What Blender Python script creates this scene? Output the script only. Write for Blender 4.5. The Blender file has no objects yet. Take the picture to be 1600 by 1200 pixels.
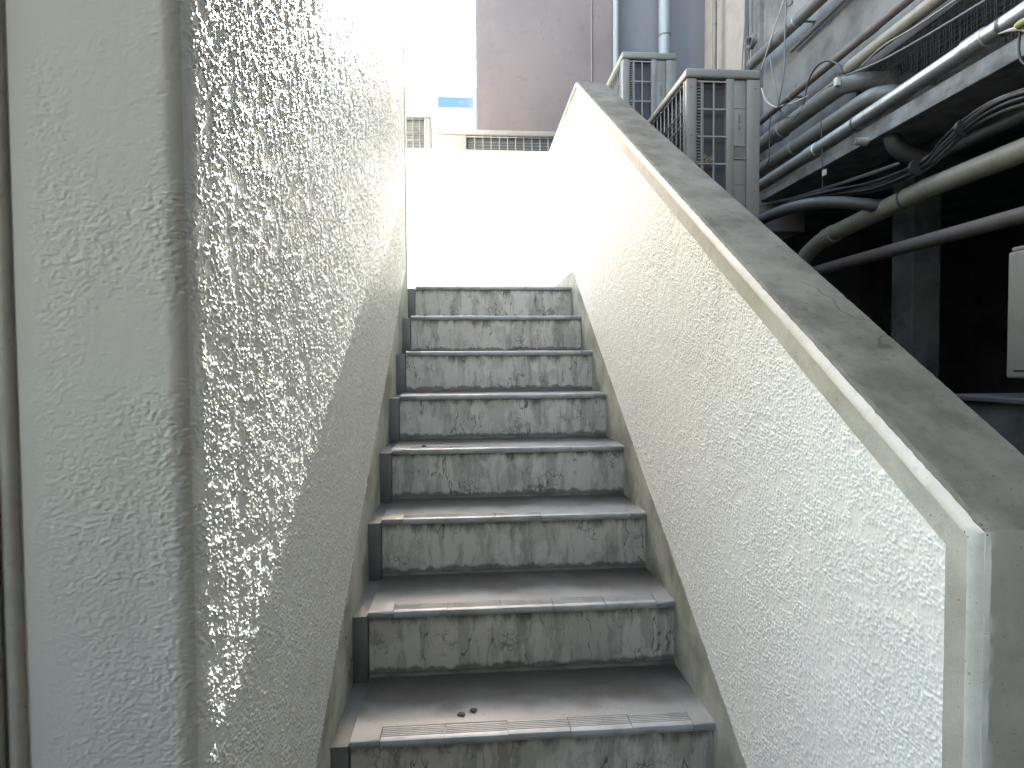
import bpy, bmesh, math, random
import numpy as np
from mathutils import Vector, Matrix
random.seed(7)
R = math.radians
C = bpy.context.scene.collection
scene = bpy.context.scene

# ------------------------------------------------------------------ camera
ZC = 1.412
FPX, PITCH, YAW, ROLL = 934.98, .033, .0762, -.0065
F_ = Vector((math.sin(YAW)*math.cos(PITCH), math.cos(YAW)*math.cos(PITCH), -math.sin(PITCH)))
R0 = Vector((math.cos(YAW), -math.sin(YAW), 0)); U0 = R0.cross(F_)
R_ = math.cos(ROLL)*R0 + math.sin(ROLL)*U0
U_ = -math.sin(ROLL)*R0 + math.cos(ROLL)*U0
cd = bpy.data.cameras.new('camera'); cam = bpy.data.objects.new('camera', cd); C.objects.link(cam)
m = Matrix.Identity(4)
for i in range(3):
    m[i][0] = R_[i]; m[i][1] = U_[i]; m[i][2] = -F_[i]
m[2][3] = ZC
cam.matrix_world = m
cd.sensor_width = 36; cd.lens = FPX/1600*36; cd.clip_start = .02; cd.clip_end = 2000
scene.camera = cam

# ------------------------------------------------------------------ light
SAZ, SEL = math.atan(.050), math.atan(.60)
w = bpy.data.worlds.new('World'); scene.world = w; w.use_nodes = True
wn = w.node_tree.nodes; wn.clear()
sky = wn.new('ShaderNodeTexSky'); sky.sky_type = 'NISHITA'; sky.sun_disc = False
sky.sun_elevation = SEL; sky.sun_rotation = SAZ
sky.air_density = 1.0; sky.dust_density = 2.5; sky.ozone_density = 1.0
bg = wn.new('ShaderNodeBackground'); bg.inputs[1].default_value = .15
wo = wn.new('ShaderNodeOutputWorld')
tint = wn.new('ShaderNodeMix'); tint.data_type = 'RGBA'; tint.blend_type = 'MULTIPLY'
tint.inputs[0].default_value = 1; tint.inputs[7].default_value = (1.14, 1., .80, 1)
w.node_tree.links.new(sky.outputs[0], tint.inputs[6]); w.node_tree.links.new(tint.outputs[2], bg.inputs[0]); w.node_tree.links.new(bg.outputs[0], wo.inputs[0])
sd = bpy.data.lights.new('sun', 'SUN'); sd.energy = 5; sd.angle = R(.5); sd.color = (1, .985, .96)
sun = bpy.data.objects.new('sun', sd); C.objects.link(sun)
S_ = Vector((math.sin(SAZ)*math.cos(SEL), math.cos(SAZ)*math.cos(SEL), math.sin(SEL)))
sun.rotation_euler = S_.to_track_quat('Z', 'Y').to_euler()
scene.view_settings.view_transform = 'Standard'; scene.view_settings.look = 'None'
scene.view_settings.exposure = 4.12; scene.view_settings.gamma = 1
scene.cycles.max_bounces = 10; scene.cycles.diffuse_bounces = 7

# ------------------------------------------------------------------ material helpers
class N:
    def __init__(s, name):
        s.m = bpy.data.materials.new(name); s.m.use_nodes = True
        s.t = s.m.node_tree; s.b = s.t.nodes['Principled BSDF']
        s.pos = s.t.nodes.new('ShaderNodeNewGeometry').outputs['Position']
    def n(s, typ, **k):
        o = s.t.nodes.new(typ)
        for a, v in k.items(): setattr(o, a, v)
        return o
    def l(s, a, b): s.t.links.new(a, b)
    def setin(s, sock, v):
        if isinstance(v, bpy.types.NodeSocket): s.l(v, sock)
        else: sock.default_value = v
    def map(s, vec, scale=(1, 1, 1), loc=(0, 0, 0), rot=(0, 0, 0)):
        o = s.n('ShaderNodeMapping'); s.l(vec, o.inputs[0]); o.inputs[3].default_value = scale
        o.inputs[1].default_value = loc; o.inputs[2].default_value = rot; return o.outputs[0]
    def noise(s, vec, scale, detail=4, rough=.55, dist=0):
        o = s.n('ShaderNodeTexNoise'); s.l(vec, o.inputs['Vector'])
        o.inputs['Scale'].default_value = scale; o.inputs['Detail'].default_value = detail
        o.inputs['Roughness'].default_value = rough; o.inputs['Distortion'].default_value = dist
        return o.outputs[0]
    def vor(s, vec, scale, feat='F1', rnd=1):
        o = s.n('ShaderNodeTexVoronoi', feature=feat); s.l(vec, o.inputs['Vector'])
        o.inputs['Scale'].default_value = scale; o.inputs['Randomness'].default_value = rnd
        return o.outputs['Distance']
    def ramp(s, v, a, b, lo=0., hi=1.):
        o = s.n('ShaderNodeMapRange', interpolation_type='SMOOTHSTEP'); s.setin(o.inputs[0], v)
        for i, q in enumerate((a, b, lo, hi)): s.setin(o.inputs[i+1], q)
        return o.outputs[0]
    def mth(s, op, a, b=0.):
        o = s.n('ShaderNodeMath', operation=op); s.setin(o.inputs[0], a); s.setin(o.inputs[1], b)
        return o.outputs[0]
    def mix(s, f, a, b):
        o = s.n('ShaderNodeMix', data_type='RGBA'); s.setin(o.inputs[0], f)
        for i, q in ((6, a), (7, b)):
            if isinstance(q, tuple): q = (*q, 1)[:4]
            s.setin(o.inputs[i], q)
        return o.outputs[2]
    def sep(s, v):
        o = s.n('ShaderNodeSeparateXYZ'); s.l(v, o.inputs[0]); return o.outputs
    def warp(s, vec, scale, amt):
        nz = s.n('ShaderNodeTexNoise'); s.l(vec, nz.inputs['Vector']); nz.inputs['Scale'].default_value = scale
        a = s.n('ShaderNodeVectorMath', operation='SCALE'); s.l(nz.outputs['Color'], a.inputs[0]); a.inputs['Scale'].default_value = amt
        b = s.n('ShaderNodeVectorMath', operation='ADD'); s.l(vec, b.inputs[0]); s.l(a.outputs[0], b.inputs[1]); return b.outputs[0]
    def bump(s, h, strength=1., dist=.001, prev=None):
        o = s.n('ShaderNodeBump'); s.l(h, o.inputs['Height']); o.inputs['Strength'].default_value = strength
        o.inputs['Distance'].default_value = dist
        if prev: s.l(prev, o.inputs['Normal'])
        return o.outputs[0]
    def fin(s, col, rough=.6, metal=0., normal=None, spec=.5):
        if isinstance(col, tuple): col = (*col, 1)[:4]
        s.setin(s.b.inputs['Base Color'], col); s.setin(s.b.inputs['Roughness'], rough)
        s.b.inputs['Metallic'].default_value = metal; s.b.inputs['Specular IOR Level'].default_value = spec
        if normal: s.l(normal, s.b.inputs['Normal'])
        return s.m

def uvec(q):
    o = q.n('ShaderNodeUVMap'); return o.outputs[0]

def m_stucco(name, base, rough=.42, lumps=False, spec=.5):
    q = N(name); p = q.pos
    d = q.ramp(q.noise(p, 1.6, 5), .42, .75)
    streak = q.ramp(q.noise(q.map(p, (9, 9, 1.1)), 1.5, 5, .6), .52, .78)
    col = q.mix(q.mth('MULTIPLY', d, .35), base, tuple(c*.80 for c in base[:2])+(base[2]*.72,))
    col = q.mix(q.mth('MULTIPLY', streak, .25), col, tuple(c*.72 for c in base))
    fine = q.noise(p, 420, 3, .6)
    nb = q.bump(fine, .5, .0006)
    if lumps:
        pw = q.warp(p, 60, .006)
        a = q.ramp(q.noise(pw, 95, 2, .5), .46, .62)
        nb = q.bump(a, 1., .003, nb)
    return q.fin(col, rough, 0, nb, spec)

def m_conc(name, base, dark, rough=.75, sc=6., crack=False, spec=.4, rvar=.12, pit=.73):
    q = N(name); p = q.pos
    a = q.ramp(q.noise(p, sc, 8, .62), .35, .72)
    col = q.mix(a, base, dark)
    b = q.ramp(q.noise(p, sc*7, 4, .6), .55, .8)
    col = q.mix(q.mth('MULTIPLY', b, .45), col, tuple(c*.6 for c in dark))
    pm = q.mth('MULTIPLY', q.ramp(q.noise(p, 210, 1), pit, pit+.04), q.ramp(q.noise(p, 4, 2), .45, .6))
    col = q.mix(q.mth('MULTIPLY', pm, .8), col, (.05, .05, .045))
    if crack:
        cr = q.vor(q.warp(p, 7, .25), 2.3, 'DISTANCE_TO_EDGE')
        cm = q.mth('MULTIPLY', q.ramp(cr, .001, .006, 1., 0.), q.ramp(q.noise(p, 2.3, 2), .56, .62))
        col = q.mix(q.mth('MULTIPLY', cm, .75), col, (.05, .05, .045))
    nb = q.bump(q.noise(p, 160, 5, .7), .55, .0012)
    nb = q.bump(q.noise(p, 14, 4), .3, .006, nb)
    return q.fin(col, q.ramp(a, 0., 1., rough, rough-rvar), 0, nb, spec)

def m_riser():
    q = N('riser_concrete'); uv = uvec(q)
    s = q.sep(uv); v = s[1]
    uw = q.warp(uv, 22, .022)
    streak = q.ramp(q.noise(q.map(uw, (24, 3.4, 1)), 1., 7, .68), .49, .58)
    patch = q.ramp(q.noise(q.map(uw, (1.5, .8, 1)), 5.5, 8, .7), .50, .55)
    base = q.mix(q.noise(uv, 9, 4), (.46, .455, .42), (.62, .61, .575))
    base = q.mix(q.mth('MULTIPLY', q.ramp(q.noise(uv, 3.1, 3), .55, .7), .35), base, (.46, .36, .27))
    dark = (.10, .10, .083)
    col = q.mix(q.mth('MULTIPLY', streak, .36), base, dark)
    col = q.mix(q.mth('MULTIPLY', patch, .24), col, dark)
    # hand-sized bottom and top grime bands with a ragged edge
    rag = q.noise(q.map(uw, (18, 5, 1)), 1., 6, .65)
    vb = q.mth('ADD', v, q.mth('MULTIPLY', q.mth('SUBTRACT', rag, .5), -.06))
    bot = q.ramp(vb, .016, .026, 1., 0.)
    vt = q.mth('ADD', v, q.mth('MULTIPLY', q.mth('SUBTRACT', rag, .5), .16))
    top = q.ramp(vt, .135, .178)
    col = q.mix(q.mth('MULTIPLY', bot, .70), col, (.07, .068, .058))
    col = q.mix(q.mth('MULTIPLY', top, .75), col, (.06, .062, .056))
    nl = q.noise(q.map(uw, (13, 2.6, 1)), 1., 3, .55)
    cm = q.mth('MULTIPLY', q.ramp(q.mth('ABSOLUTE', q.mth('SUBTRACT', nl, .5)), .002, .010, 1., 0.), q.ramp(q.noise(uv, 7, 3), .47, .58))
    col = q.mix(q.mth('MULTIPLY', cm, .75), col, (.05, .05, .042))
    fc = q.vor(q.map(q.warp(uv, 60, .02), (60, 42, 1)), 1., 'DISTANCE_TO_EDGE')
    fm = q.mth('MULTIPLY', q.ramp(fc, .01, .12, 1., 0.), q.ramp(q.noise(uv, 8, 4), .53, .66))
    col = q.mix(q.mth('MULTIPLY', fm, .6), col, (.06, .06, .05))
    nb = q.bump(q.noise(uv, 120, 5, .7), .5, .0012)
    nb = q.bump(q.mth('ADD', cm, q.mth('MULTIPLY', fm, .5)), -.6, .0015, nb)
    return q.fin(col, .62, 0, nb, .35)

def m_tread():
    q = N('tread_concrete'); uv = uvec(q); p = q.pos
    v = q.sep(uv)[1]
    a = q.ramp(q.noise(p, 9, 5, .5), .25, .8)
    col = q.mix(a, (.24, .255, .265), (.16, .168, .172))
    br = q.mth('MULTIPLY', q.ramp(q.mth('ADD', v, q.mth('MULTIPLY', q.noise(p, 9, 3, .4), .09)), .12, .21), q.ramp(q.noise(p, 5, 3, .45), -.1, .5))  # brown dirt towards the back, deepened to carry the riser's shade
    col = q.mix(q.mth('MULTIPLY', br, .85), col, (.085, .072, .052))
    back_shade = q.ramp(q.mth('ADD', v, q.mth('MULTIPLY', q.noise(p, 14, 4, .45), .10)), .17, .30)  # shade under the next riser put into the tread colour
    col = q.mix(q.mth('MULTIPLY', back_shade, .8), col, (.03, .026, .021))
    pit = q.mth('MULTIPLY', q.ramp(q.noise(p, 120, 1), .68, .72), q.ramp(q.noise(p, 5, 1), .45, .6))
    col = q.mix(q.mth('MULTIPLY', pit, .8), col, (.03, .03, .03))
    nb = q.bump(q.noise(p, 130, 5, .65), .35, .001)
    nb = q.bump(q.noise(p, 18, 4), .25, .003, nb)
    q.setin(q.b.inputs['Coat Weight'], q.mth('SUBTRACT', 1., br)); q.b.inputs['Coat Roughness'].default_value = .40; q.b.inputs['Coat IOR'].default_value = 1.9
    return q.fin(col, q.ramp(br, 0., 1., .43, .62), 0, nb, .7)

def m_tile():
    q = N('nosing_tile'); p = q.pos
    a = q.noise(p, 16, 6, .6)
    col = q.mix(q.ramp(a, .4, .7), (.33, .345, .355), (.21, .22, .225))
    q.b.inputs['Coat Weight'].default_value = .5; q.b.inputs['Coat Roughness'].default_value = .38; q.b.inputs['Coat IOR'].default_value = 1.9
    return q.fin(col, q.ramp(a, .3, .7, .40, .46), 0, q.bump(q.noise(p, 200, 3), .3, .0005), .9)

def m_paint(name, base, rough=.4, dirt=.35, metal=0., dirtcol=(.10, .09, .075), spec=.5):
    q = N(name); p = q.pos
    a = q.ramp(q.noise(p, 7, 7, .62), .45, .78)
    st = q.ramp(q.noise(q.map(p, (30, 30, 3)), 1., 5, .6), .52, .75)
    col = q.mix(q.mth('MULTIPLY', a, dirt), base, dirtcol)
    col = q.mix(q.mth('MULTIPLY', st, dirt*.8), col, dirtcol)
    return q.fin(col, q.ramp(a, 0., 1., rough, min(1, rough+.25)), metal, q.bump(q.noise(p, 90, 3), .12, .001), spec)

M = dict(
    wall_white=m_stucco('white_stucco', (.70, .70, .645), .26, spec=.75),
    wall_end=m_stucco('end_stucco_warmed', (.57, .54, .48), .66, spec=.25),  # slight yellow tinge, warmed further in the colour to offset blue skylight
    wall_right=m_stucco('white_stucco_parapet', (.85, .835, .79), .5, spec=.4),
    wall_far=m_stucco('white_stucco_far', (.86, .86, .83), .5, lumps=True),
    smooth=m_conc('smooth_plaster', (.50, .49, .44), (.34, .33, .28), .6, 5, spec=.4),
    skirt=m_conc('skirt_plaster', (.46, .455, .39), (.20, .20, .155), .6, 8, True),
    cope=m_conc('coping_concrete', (.225, .213, .175), (.10, .093, .072), .8, 7, True, spec=.25, pit=.69),
    endface=m_conc('end_face_plaster', (.58, .56, .50), (.38, .37, .32), .7, 5, True),
    lip=m_conc('lip_plaster', (.62, .595, .53), (.47, .45, .39), .6, 9),
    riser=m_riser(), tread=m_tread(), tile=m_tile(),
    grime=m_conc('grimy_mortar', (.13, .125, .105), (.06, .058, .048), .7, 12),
    strip=m_conc('strip_concrete', (.14, .145, .14), (.085, .09, .087), .46, 5, spec=1., rvar=.01),
    ground=m_conc('ground_concrete', (.26, .255, .24), (.14, .135, .12), .8, 3),
    landing=m_conc('landing_floor', (.34, .30, .26), (.22, .19, .16), .6, 3),
    purple=m_conc('mauve_paint', (.118, .092, .090), (.092, .071, .070), .5, 2.4, spec=.5),
    bluegrey=m_paint('bluegrey_paint', (.105, .103, .12), .5, .3),
    whitebld=m_conc('white_building', (.80, .80, .78), (.70, .70, .68), .8, 1),
    beige=m_paint('beige_render', (.27, .235, .20), .7, .35),
    grey=m_conc('stained_render', (.19, .185, .172), (.075, .073, .068), .85, 3.3, True),
    beam=m_conc('beam_concrete', (.24, .235, .22), (.09, .085, .08), .85, 7, True),
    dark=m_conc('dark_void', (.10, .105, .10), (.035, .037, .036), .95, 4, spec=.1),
    ac=m_paint('ac_casing', (.205, .20, .18), .42, .28),
    acdark=m_paint('ac_coil', (.05, .055, .062), .5, .3, .3),
    wire=m_paint('ac_wire', (.27, .27, .25), .4, .25),
    galv=m_paint('galvanised_steel', (.42, .435, .43), .42, .5, .75),
    pvc=m_paint('grey_pvc', (.13, .13, .12), .42, .45),
    pvcbeige=m_paint('beige_pvc', (.27, .25, .20), .45, .45),
    pvcdark=m_paint('dark_pvc', (.07, .073, .072), .5, .5),
    rust=m_paint('rust_pipe', (.14, .12, .11), .6, .5, .2),
    bluepipe=m_paint('pale_blue_pipe', (.17, .19, .20), .35, .15),
    black=m_paint('black_cable', (.025, .027, .027), .42, .2),
    greycable=m_paint('grey_cable', (.13, .137, .135), .5, .3),
    whitecable=m_paint('white_cable', (.38, .37, .33), .5, .3),
    tag=m_paint('white_plastic', (.42, .40, .34), .5, .2),
    yellow=m_paint('yellow_plastic', (.26, .26, .07), .4, .15),
    blueglass=m_paint('blue_glass', (.02, .07, .22), .12, .05, spec=.8),
    net=m_paint('netting', (.07, .075, .075), .7, .2),
    boxm=m_paint('enclosure_paint', (.25, .235, .195), .5, .3),
    straw=m_paint('straw', (.42, .33, .22), .8, .1),
)

# ------------------------------------------------------------------ mesh helpers
def obj(name, verts, faces, mat, parent=None, smooth=False, uv=None):
    me = bpy.data.meshes.new(name); me.from_pydata([tuple(v) for v in verts], [], faces); me.update()
    if uv is not None:
        ul = me.uv_layers.new(name='UVMap')
        for lp in me.loops: ul.data[lp.index].uv = uv[lp.vertex_index]
    me.materials.append(mat)
    if smooth is True:
        for p in me.polygons: p.use_smooth = True
    elif smooth: me.shade_smooth(); me.set_sharp_from_angle(angle=R(smooth))
    o = bpy.data.objects.new(name, me); C.objects.link(o)
    if parent: o.parent = parent
    return o

def empty(name, loc=(0, 0, 0)):
    o = bpy.data.objects.new(name, None); C.objects.link(o); o.location = loc; o.empty_display_size = .1
    return o

def tag(o, label=None, cat=None, group=None, kind=None):
    if label: o['label'] = label
    if cat: o['category'] = cat
    if group: o['group'] = group
    if kind: o['kind'] = kind
    return o

class MB:
    def __init__(s): s.v = []; s.f = []
    def add(s, v, f):
        k = len(s.v); s.v += [tuple(q) for q in v]; s.f += [tuple(i+k for i in q) for q in f]; return s
    def box(s, x0, x1, y0, y1, z0, z1):
        v = [(x, y, z) for z in (z0, z1) for y in (y0, y1) for x in (x0, x1)]
        return s.add(v, [(0, 2, 3, 1), (4, 5, 7, 6), (0, 1, 5, 4), (2, 6, 7, 3), (0, 4, 6, 2), (1, 3, 7, 5)])
    def bbox(s, x0, x1, y0, y1, z0, z1, r=.004, seg=2):
        b = bmesh.new(); bmesh.ops.create_cube(b, size=1)
        for v in b.verts:
            v.co = ((x0+x1)/2+v.co.x*(x1-x0), (y0+y1)/2+v.co.y*(y1-y0), (z0+z1)/2+v.co.z*(z1-z0))
        bmesh.ops.bevel(b, geom=b.edges[:], offset=r, segments=seg, affect='EDGES', profile=.5)
        b.verts.index_update()
        s.add([v.co[:] for v in b.verts], [tuple(v.index for v in f.verts) for f in b.faces]); b.free(); return s
    def tube(s, pts, r, n=10, cap=True):
        pts = [Vector(p) for p in pts]; rings = []; up = None
        for i, p in enumerate(pts):
            d = (pts[min(i+1, len(pts)-1)]-pts[max(i-1, 0)]).normalized()
            if up is None:
                up = Vector((0, 0, 1)) if abs(d.z) < .9 else Vector((1, 0, 0))
            a = d.cross(up).normalized(); up = a.cross(d).normalized()
            rr = r[i] if isinstance(r, (list, tuple)) else r
            rings.append([p+rr*(math.cos(2*math.pi*k/n)*a+math.sin(2*math.pi*k/n)*up) for k in range(n)])
        v = [q for g in rings for q in g]; f = []
        for i in range(len(pts)-1):
            for k in range(n):
                k2 = (k+1) % n
                f.append((i*n+k, i*n+k2, (i+1)*n+k2, (i+1)*n+k))
        if cap:
            f.append(tuple(range(n-1, -1, -1))); f.append(tuple((len(pts)-1)*n+k for k in range(n)))
        return s.add(v, f)
    def build(s, name, mat, parent=None, smooth=False):
        return obj(name, s.v, s.f, mat, parent, smooth)

def prism(poly, x0, x1):
    """poly: (y,z) list, extruded along x"""
    n = len(poly)
    v = [(x0, y, z) for y, z in poly]+[(x1, y, z) for y, z in poly]
    f = [tuple(range(n)), tuple(range(2*n-1, n-1, -1))]+[(i, i+n, (i+1) % n+n, (i+1) % n) for i in range(n)]
    return v, f

def spline(pts, k=8):
    pts = [Vector(p) for p in pts]; P = [2*pts[0]-pts[1]]+pts+[2*pts[-1]-pts[-2]]; out = []
    for i in range(1, len(P)-2):
        a, b, c, d = P[i-1:i+3]
        for j in range(k):
            t = j/k
            out.append(.5*((2*b)+(c-a)*t+(2*a-5*b+4*c-d)*t*t+(3*b-a-3*c+d)*t**3))
    out.append(pts[-1]); return out

def at(x, y, X=None, Y=None):
    r = F_+R_*((x-800)/FPX)-U_*((y-600)/FPX)
    t = X/r.x if X is not None else Y/r.y
    p = r*t; p.z += ZC; return p

# lattice noise for real stucco relief
def vnoise(u, v, cell, seed):
    rs = np.random.RandomState(seed); T = rs.rand(1024, 1024)
    a = u/cell; b = v/cell; i = np.floor(a).astype(int); j = np.floor(b).astype(int)
    fa = a-i; fb = b-j; fa = fa*fa*fa*(fa*(fa*6-15)+10); fb = fb*fb*fb*(fb*(fb*6-15)+10)
    g = lambda p, q: T[p % 1024, q % 1024]
    return (g(i, j)*(1-fa)+g(i+1, j)*fa)*(1-fb)+(g(i, j+1)*(1-fa)+g(i+1, j+1)*fa)*fb
def sst(x, a, b):
    t = np.clip((x-a)/(b-a), 0, 1); return t*t*(3-2*t)
def blobs(u, v, cell, seed, elong=.5):
    """crumbs of sprayed plaster: jittered rounded lumps of mixed size"""
    rs = np.random.RandomState(seed); T = rs.rand(5, 1024, 1024)
    a = u/cell; b = v/cell; i = np.floor(a).astype(int); j = np.floor(b).astype(int)
    out = np.zeros_like(a)
    for di in (-1, 0, 1):
        for dj in (-1, 0, 1):
            I, J = (i+di) % 1024, (j+dj) % 1024
            cx = i+di+T[0][I, J]; cy = j+dj+T[1][I, J]; r = .38+.62*T[2][I, J]
            th = T[3][I, J]*math.pi; c, s_ = np.cos(th), np.sin(th)
            dx, dy = a-cx, b-cy
            x, y = dx*c+dy*s_, (-dx*s_+dy*c)*(1+elong*T[4][I, J])
            out = np.maximum(out, np.sqrt(np.clip(1-(x*x+y*y)/(r*r), 0, 1))*(.35+.65*T[4][I, J])*r)
    return out
def stucco_h(u, v, seed, cell=.0075):
    wu = u+.0016*(vnoise(u, v, .004, seed+5)-.5); wv = v+.0016*(vnoise(u, v, .004, seed+6)-.5)
    dens = sst(vnoise(u, v, .016, seed+8)*.6+vnoise(u, v, .045, seed+9)*.4, .18, .55)
    h = blobs(wu, wv, cell, seed)*(.45+.75*dens)
    h = np.clip(h-.14, 0, None)*1.3
    return h+.30*blobs(wu+3, wv+1, cell*.55, seed+3)*dens+.10*vnoise(u, v, .003, seed+4)

def gridmesh(name, Pts, mat, parent=None):
    """Pts: (nu,nv,3) array -> one smooth grid mesh"""
    nu, nv = Pts.shape[:2]
    me = bpy.data.meshes.new(name); me.vertices.add(nu*nv); me.vertices.foreach_set('co', Pts.reshape(-1).astype(np.float32))
    i, j = np.meshgrid(np.arange(nu-1), np.arange(nv-1), indexing='ij'); a = (i*nv+j).ravel()
    q = np.stack([a, a+1, a+nv+1, a+nv], 1).ravel().astype(np.int32); n = len(a)
    me.loops.add(4*n); me.loops.foreach_set('vertex_index', q)
    me.polygons.add(n); me.polygons.foreach_set('loop_start', np.arange(0, 4*n, 4, dtype=np.int32))
    me.polygons.foreach_set('use_smooth', np.ones(n, dtype=bool))
    me.update(calc_edges=True); me.materials.append(mat)
    o = bpy.data.objects.new(name, me); C.objects.link(o)
    if parent: o.parent = parent
    return o

# ------------------------------------------------------------------ dimensions
G, H = .2775, .1842
D1, Z1 = 1.3607, ZC-.8595           # first fully seen nosing
XL, XM, XR = -.318, -.273, .59      # left wall, edge of the main treads, parapet face
XO = .73                            # outer face of the parapet
SL = H/G
def Yk(k): return D1+k*G
def Zk(k): return Z1+k*H
def noseline(y): return Z1+(y-D1)*SL
ZL = Zk(7)                          # landing level
YW = 4.18                           # landing end wall
NC = 1.158                          # coping top above nosing line
ZT = 2.868                          # level part of the coping
YA = D1+(ZT-NC-Z1)/SL               # where slope turns level
YE = .623                           # near end of the parapet

# ------------------------------------------------------------------ ground
mb = MB().box(-60, 60, -60, 80, -.3, 0.)
tag(mb.build('ground', M['ground']), kind='structure')

# ------------------------------------------------------------------ staircase
st = empty('staircase', (0, Yk(-2), 0))
tag(st, 'grey stained concrete staircase climbing between the two white stucco walls', 'staircase')
def P_(o): o.matrix_parent_inverse = st.matrix_world.inverted(); return o
bpy.context.view_layer.update()
stI = Matrix.Translation(st.location).inverted()
def kid(o, par=None):
    o.parent = par or st
    if par is None: o.matrix_parent_inverse = stI
    return o

rnd = random.Random(3)
TX0, TP, TN = XM+.068, .1475, 5
def tile_profile(y, z):
    p = [(y+.010, z-.021), (y+.003, z-.019), (y, z-.013), (y, z-.007), (y+.002, z-.002), (y+.006, z)]
    g = y+.016
    for k in range(5):
        p += [(g, z), (g+.0008, z-.0016), (g+.0022, z-.0016), (g+.003, z)]; g += .0068
    p += [(y+.052, z), (y+.052, z-.008), (y+.010, z-.008)]
    return p
tile_cache = None
for k in range(-2, 8):
    y, z = Yk(k), Zk(k)
    yb = Yk(k+1)+.014 if k < 7 else YW
    # tread: plain profile at both ends, sunk behind the tiles in the middle
    full = [(y+.012, z-.022), (y+.004, z-.019), (y+.001, z-.012), (y+.001, z-.006), (y+.003, z-.002), (y+.008, z)]
    sunk = [(y+.012, z-.022), (y+.012, z-.0085), (y+.0535, z-.0085), (y+.0535, z)]
    V = []; Fc = []; UV = []
    def strip(x0, x1, prof, n):
        base = len(V)
        prof = prof+[(y+.09, z), (y+.17, z), (yb, z)]
        m_ = len(prof)
        for i in range(n+1):
            x = x0+(x1-x0)*i/n
            for a, (py, pz) in enumerate(prof):
                jz = (rnd.random()-.5)*.0016 if a > 1 else 0
                jy = (rnd.random()-.5)*.0022 if a < len(full) and prof[0] is not None else 0
                if a == m_-1: jz = 0
                V.append((x, py+jy, pz+jz)); UV.append((x+1.37*k, py-y))
        for i in range(n):
            for a in range(m_-1):
                q = base+i*m_+a; Fc.append((q, q+m_, q+m_+1, q+1))
    xr_t = TX0+TN*TP+.001
    strip(XM, TX0-.001, full, 4); strip(TX0-.001, xr_t, sunk, 2); strip(xr_t, XR+.01, full, 4)
    # left side of the tread block
    b = len(V); V += [(XM, y+.012, z-.022), (XM, y+.002, z-.003), (XM, yb, z-.001), (XM, yb, z-.05), (XM, y+.013, z-.05)]
    UV += [(0, .1)]*5; Fc.append((b, b+1, b+2, b+3, b+4))
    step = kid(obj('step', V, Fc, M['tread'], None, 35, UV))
    # riser with its own slightly wavy surface
    zb = Zk(k-1) if k > -2 else 0.
    nx, nz = 60, 9; V = []; Fc = []; UV = []
    for i in range(nx+1):
        x = XM+(XR+.01-XM)*i/nx
        for j in range(nz+1):
            zz = zb-.002+(z-.018-zb)*j/nz
            V.append((x, y+.012+(rnd.random()-.5)*.0008+(.0022 if j == 0 else 0)*0, zz)); UV.append((x+2.713*(k+3), zz-zb))
    for i in range(nx):
        for j in range(nz):
            q = i*(nz+1)+j; Fc.append((q, q+nz+1, q+nz+2, q+1))
    obj('riser', V, Fc, M['riser'], step, True, UV)
    # small rounded fillet where tread meets the riser above
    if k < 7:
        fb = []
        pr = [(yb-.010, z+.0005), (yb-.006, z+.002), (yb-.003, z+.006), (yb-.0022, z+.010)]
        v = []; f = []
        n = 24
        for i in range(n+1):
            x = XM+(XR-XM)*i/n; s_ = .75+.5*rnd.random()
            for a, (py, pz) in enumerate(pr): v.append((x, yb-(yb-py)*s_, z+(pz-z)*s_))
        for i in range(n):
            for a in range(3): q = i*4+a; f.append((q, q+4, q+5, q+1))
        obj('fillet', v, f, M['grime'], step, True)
    # grooved tiles
    for t in range(TN):
        x0 = TX0+t*TP+.0008; x1 = x0+TP-.0016
        if tile_cache is None:
            v, f = prism(tile_profile(0, 0), 0, x1-x0)
            tile_cache = obj('nosing_tile', v, f, M['tile'], step, 30); o = tile_cache
        else:
            o = tile_cache.copy(); C.objects.link(o); o.parent = step
        o.location = (x0, y+(rnd.random()-.5)*.001, z+(rnd.random()-.5)*.0012)
        o.rotation_euler = ((rnd.random()-.5)*.012, (rnd.random()-.5)*.006, 0)
    # narrow gutter strip beside the wall
    sb = MB().bbox(XL-.01, XM-.003, y+.006, (Yk(k+1)+.03 if k < 7 else YW), zb-.02, z-.013, .0035)
    o = kid(sb.build('side_strip', M['strip'], None, 40))
# solid core below
poly = [(Yk(-2)+.02, 0)]
for k in range(-2, 8): poly += [(Yk(k)+.02, Zk(k)-.03), (Yk(k+1)+.02 if k < 7 else YW, Zk(k)-.03)]
poly += [(YW, 0)]
v, f = prism(poly, XL+.001, XR-.001)
kid(obj('core', v, f, M['strip']))
o = MB().box(-2.6, XL-.012, 3.29, YW-.001, 0, ZL-.013).build('landing_slab', M['landing']); kid(o)

# ------------------------------------------------------------------ left wall (tall, white stucco, wraps to face the camera)
lw = empty('stucco_wall', (-1, 2, 0))
tag(lw, 'tall white stucco wall left of the stairs, its rough face sparkling in grazing sun', 'wall')
lI = Matrix.Translation(lw.location).inverted()
def kidl(o): o.parent = lw; o.matrix_parent_inverse = lI; return o
LZT = 4.3
YF = .722; RC = .027; YEND = 3.295
kidl(MB().box(-2.6, XL-.004, YF+.05, YEND-.002, 0, LZT-.05).build('wall_core', M['smooth']))
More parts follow.
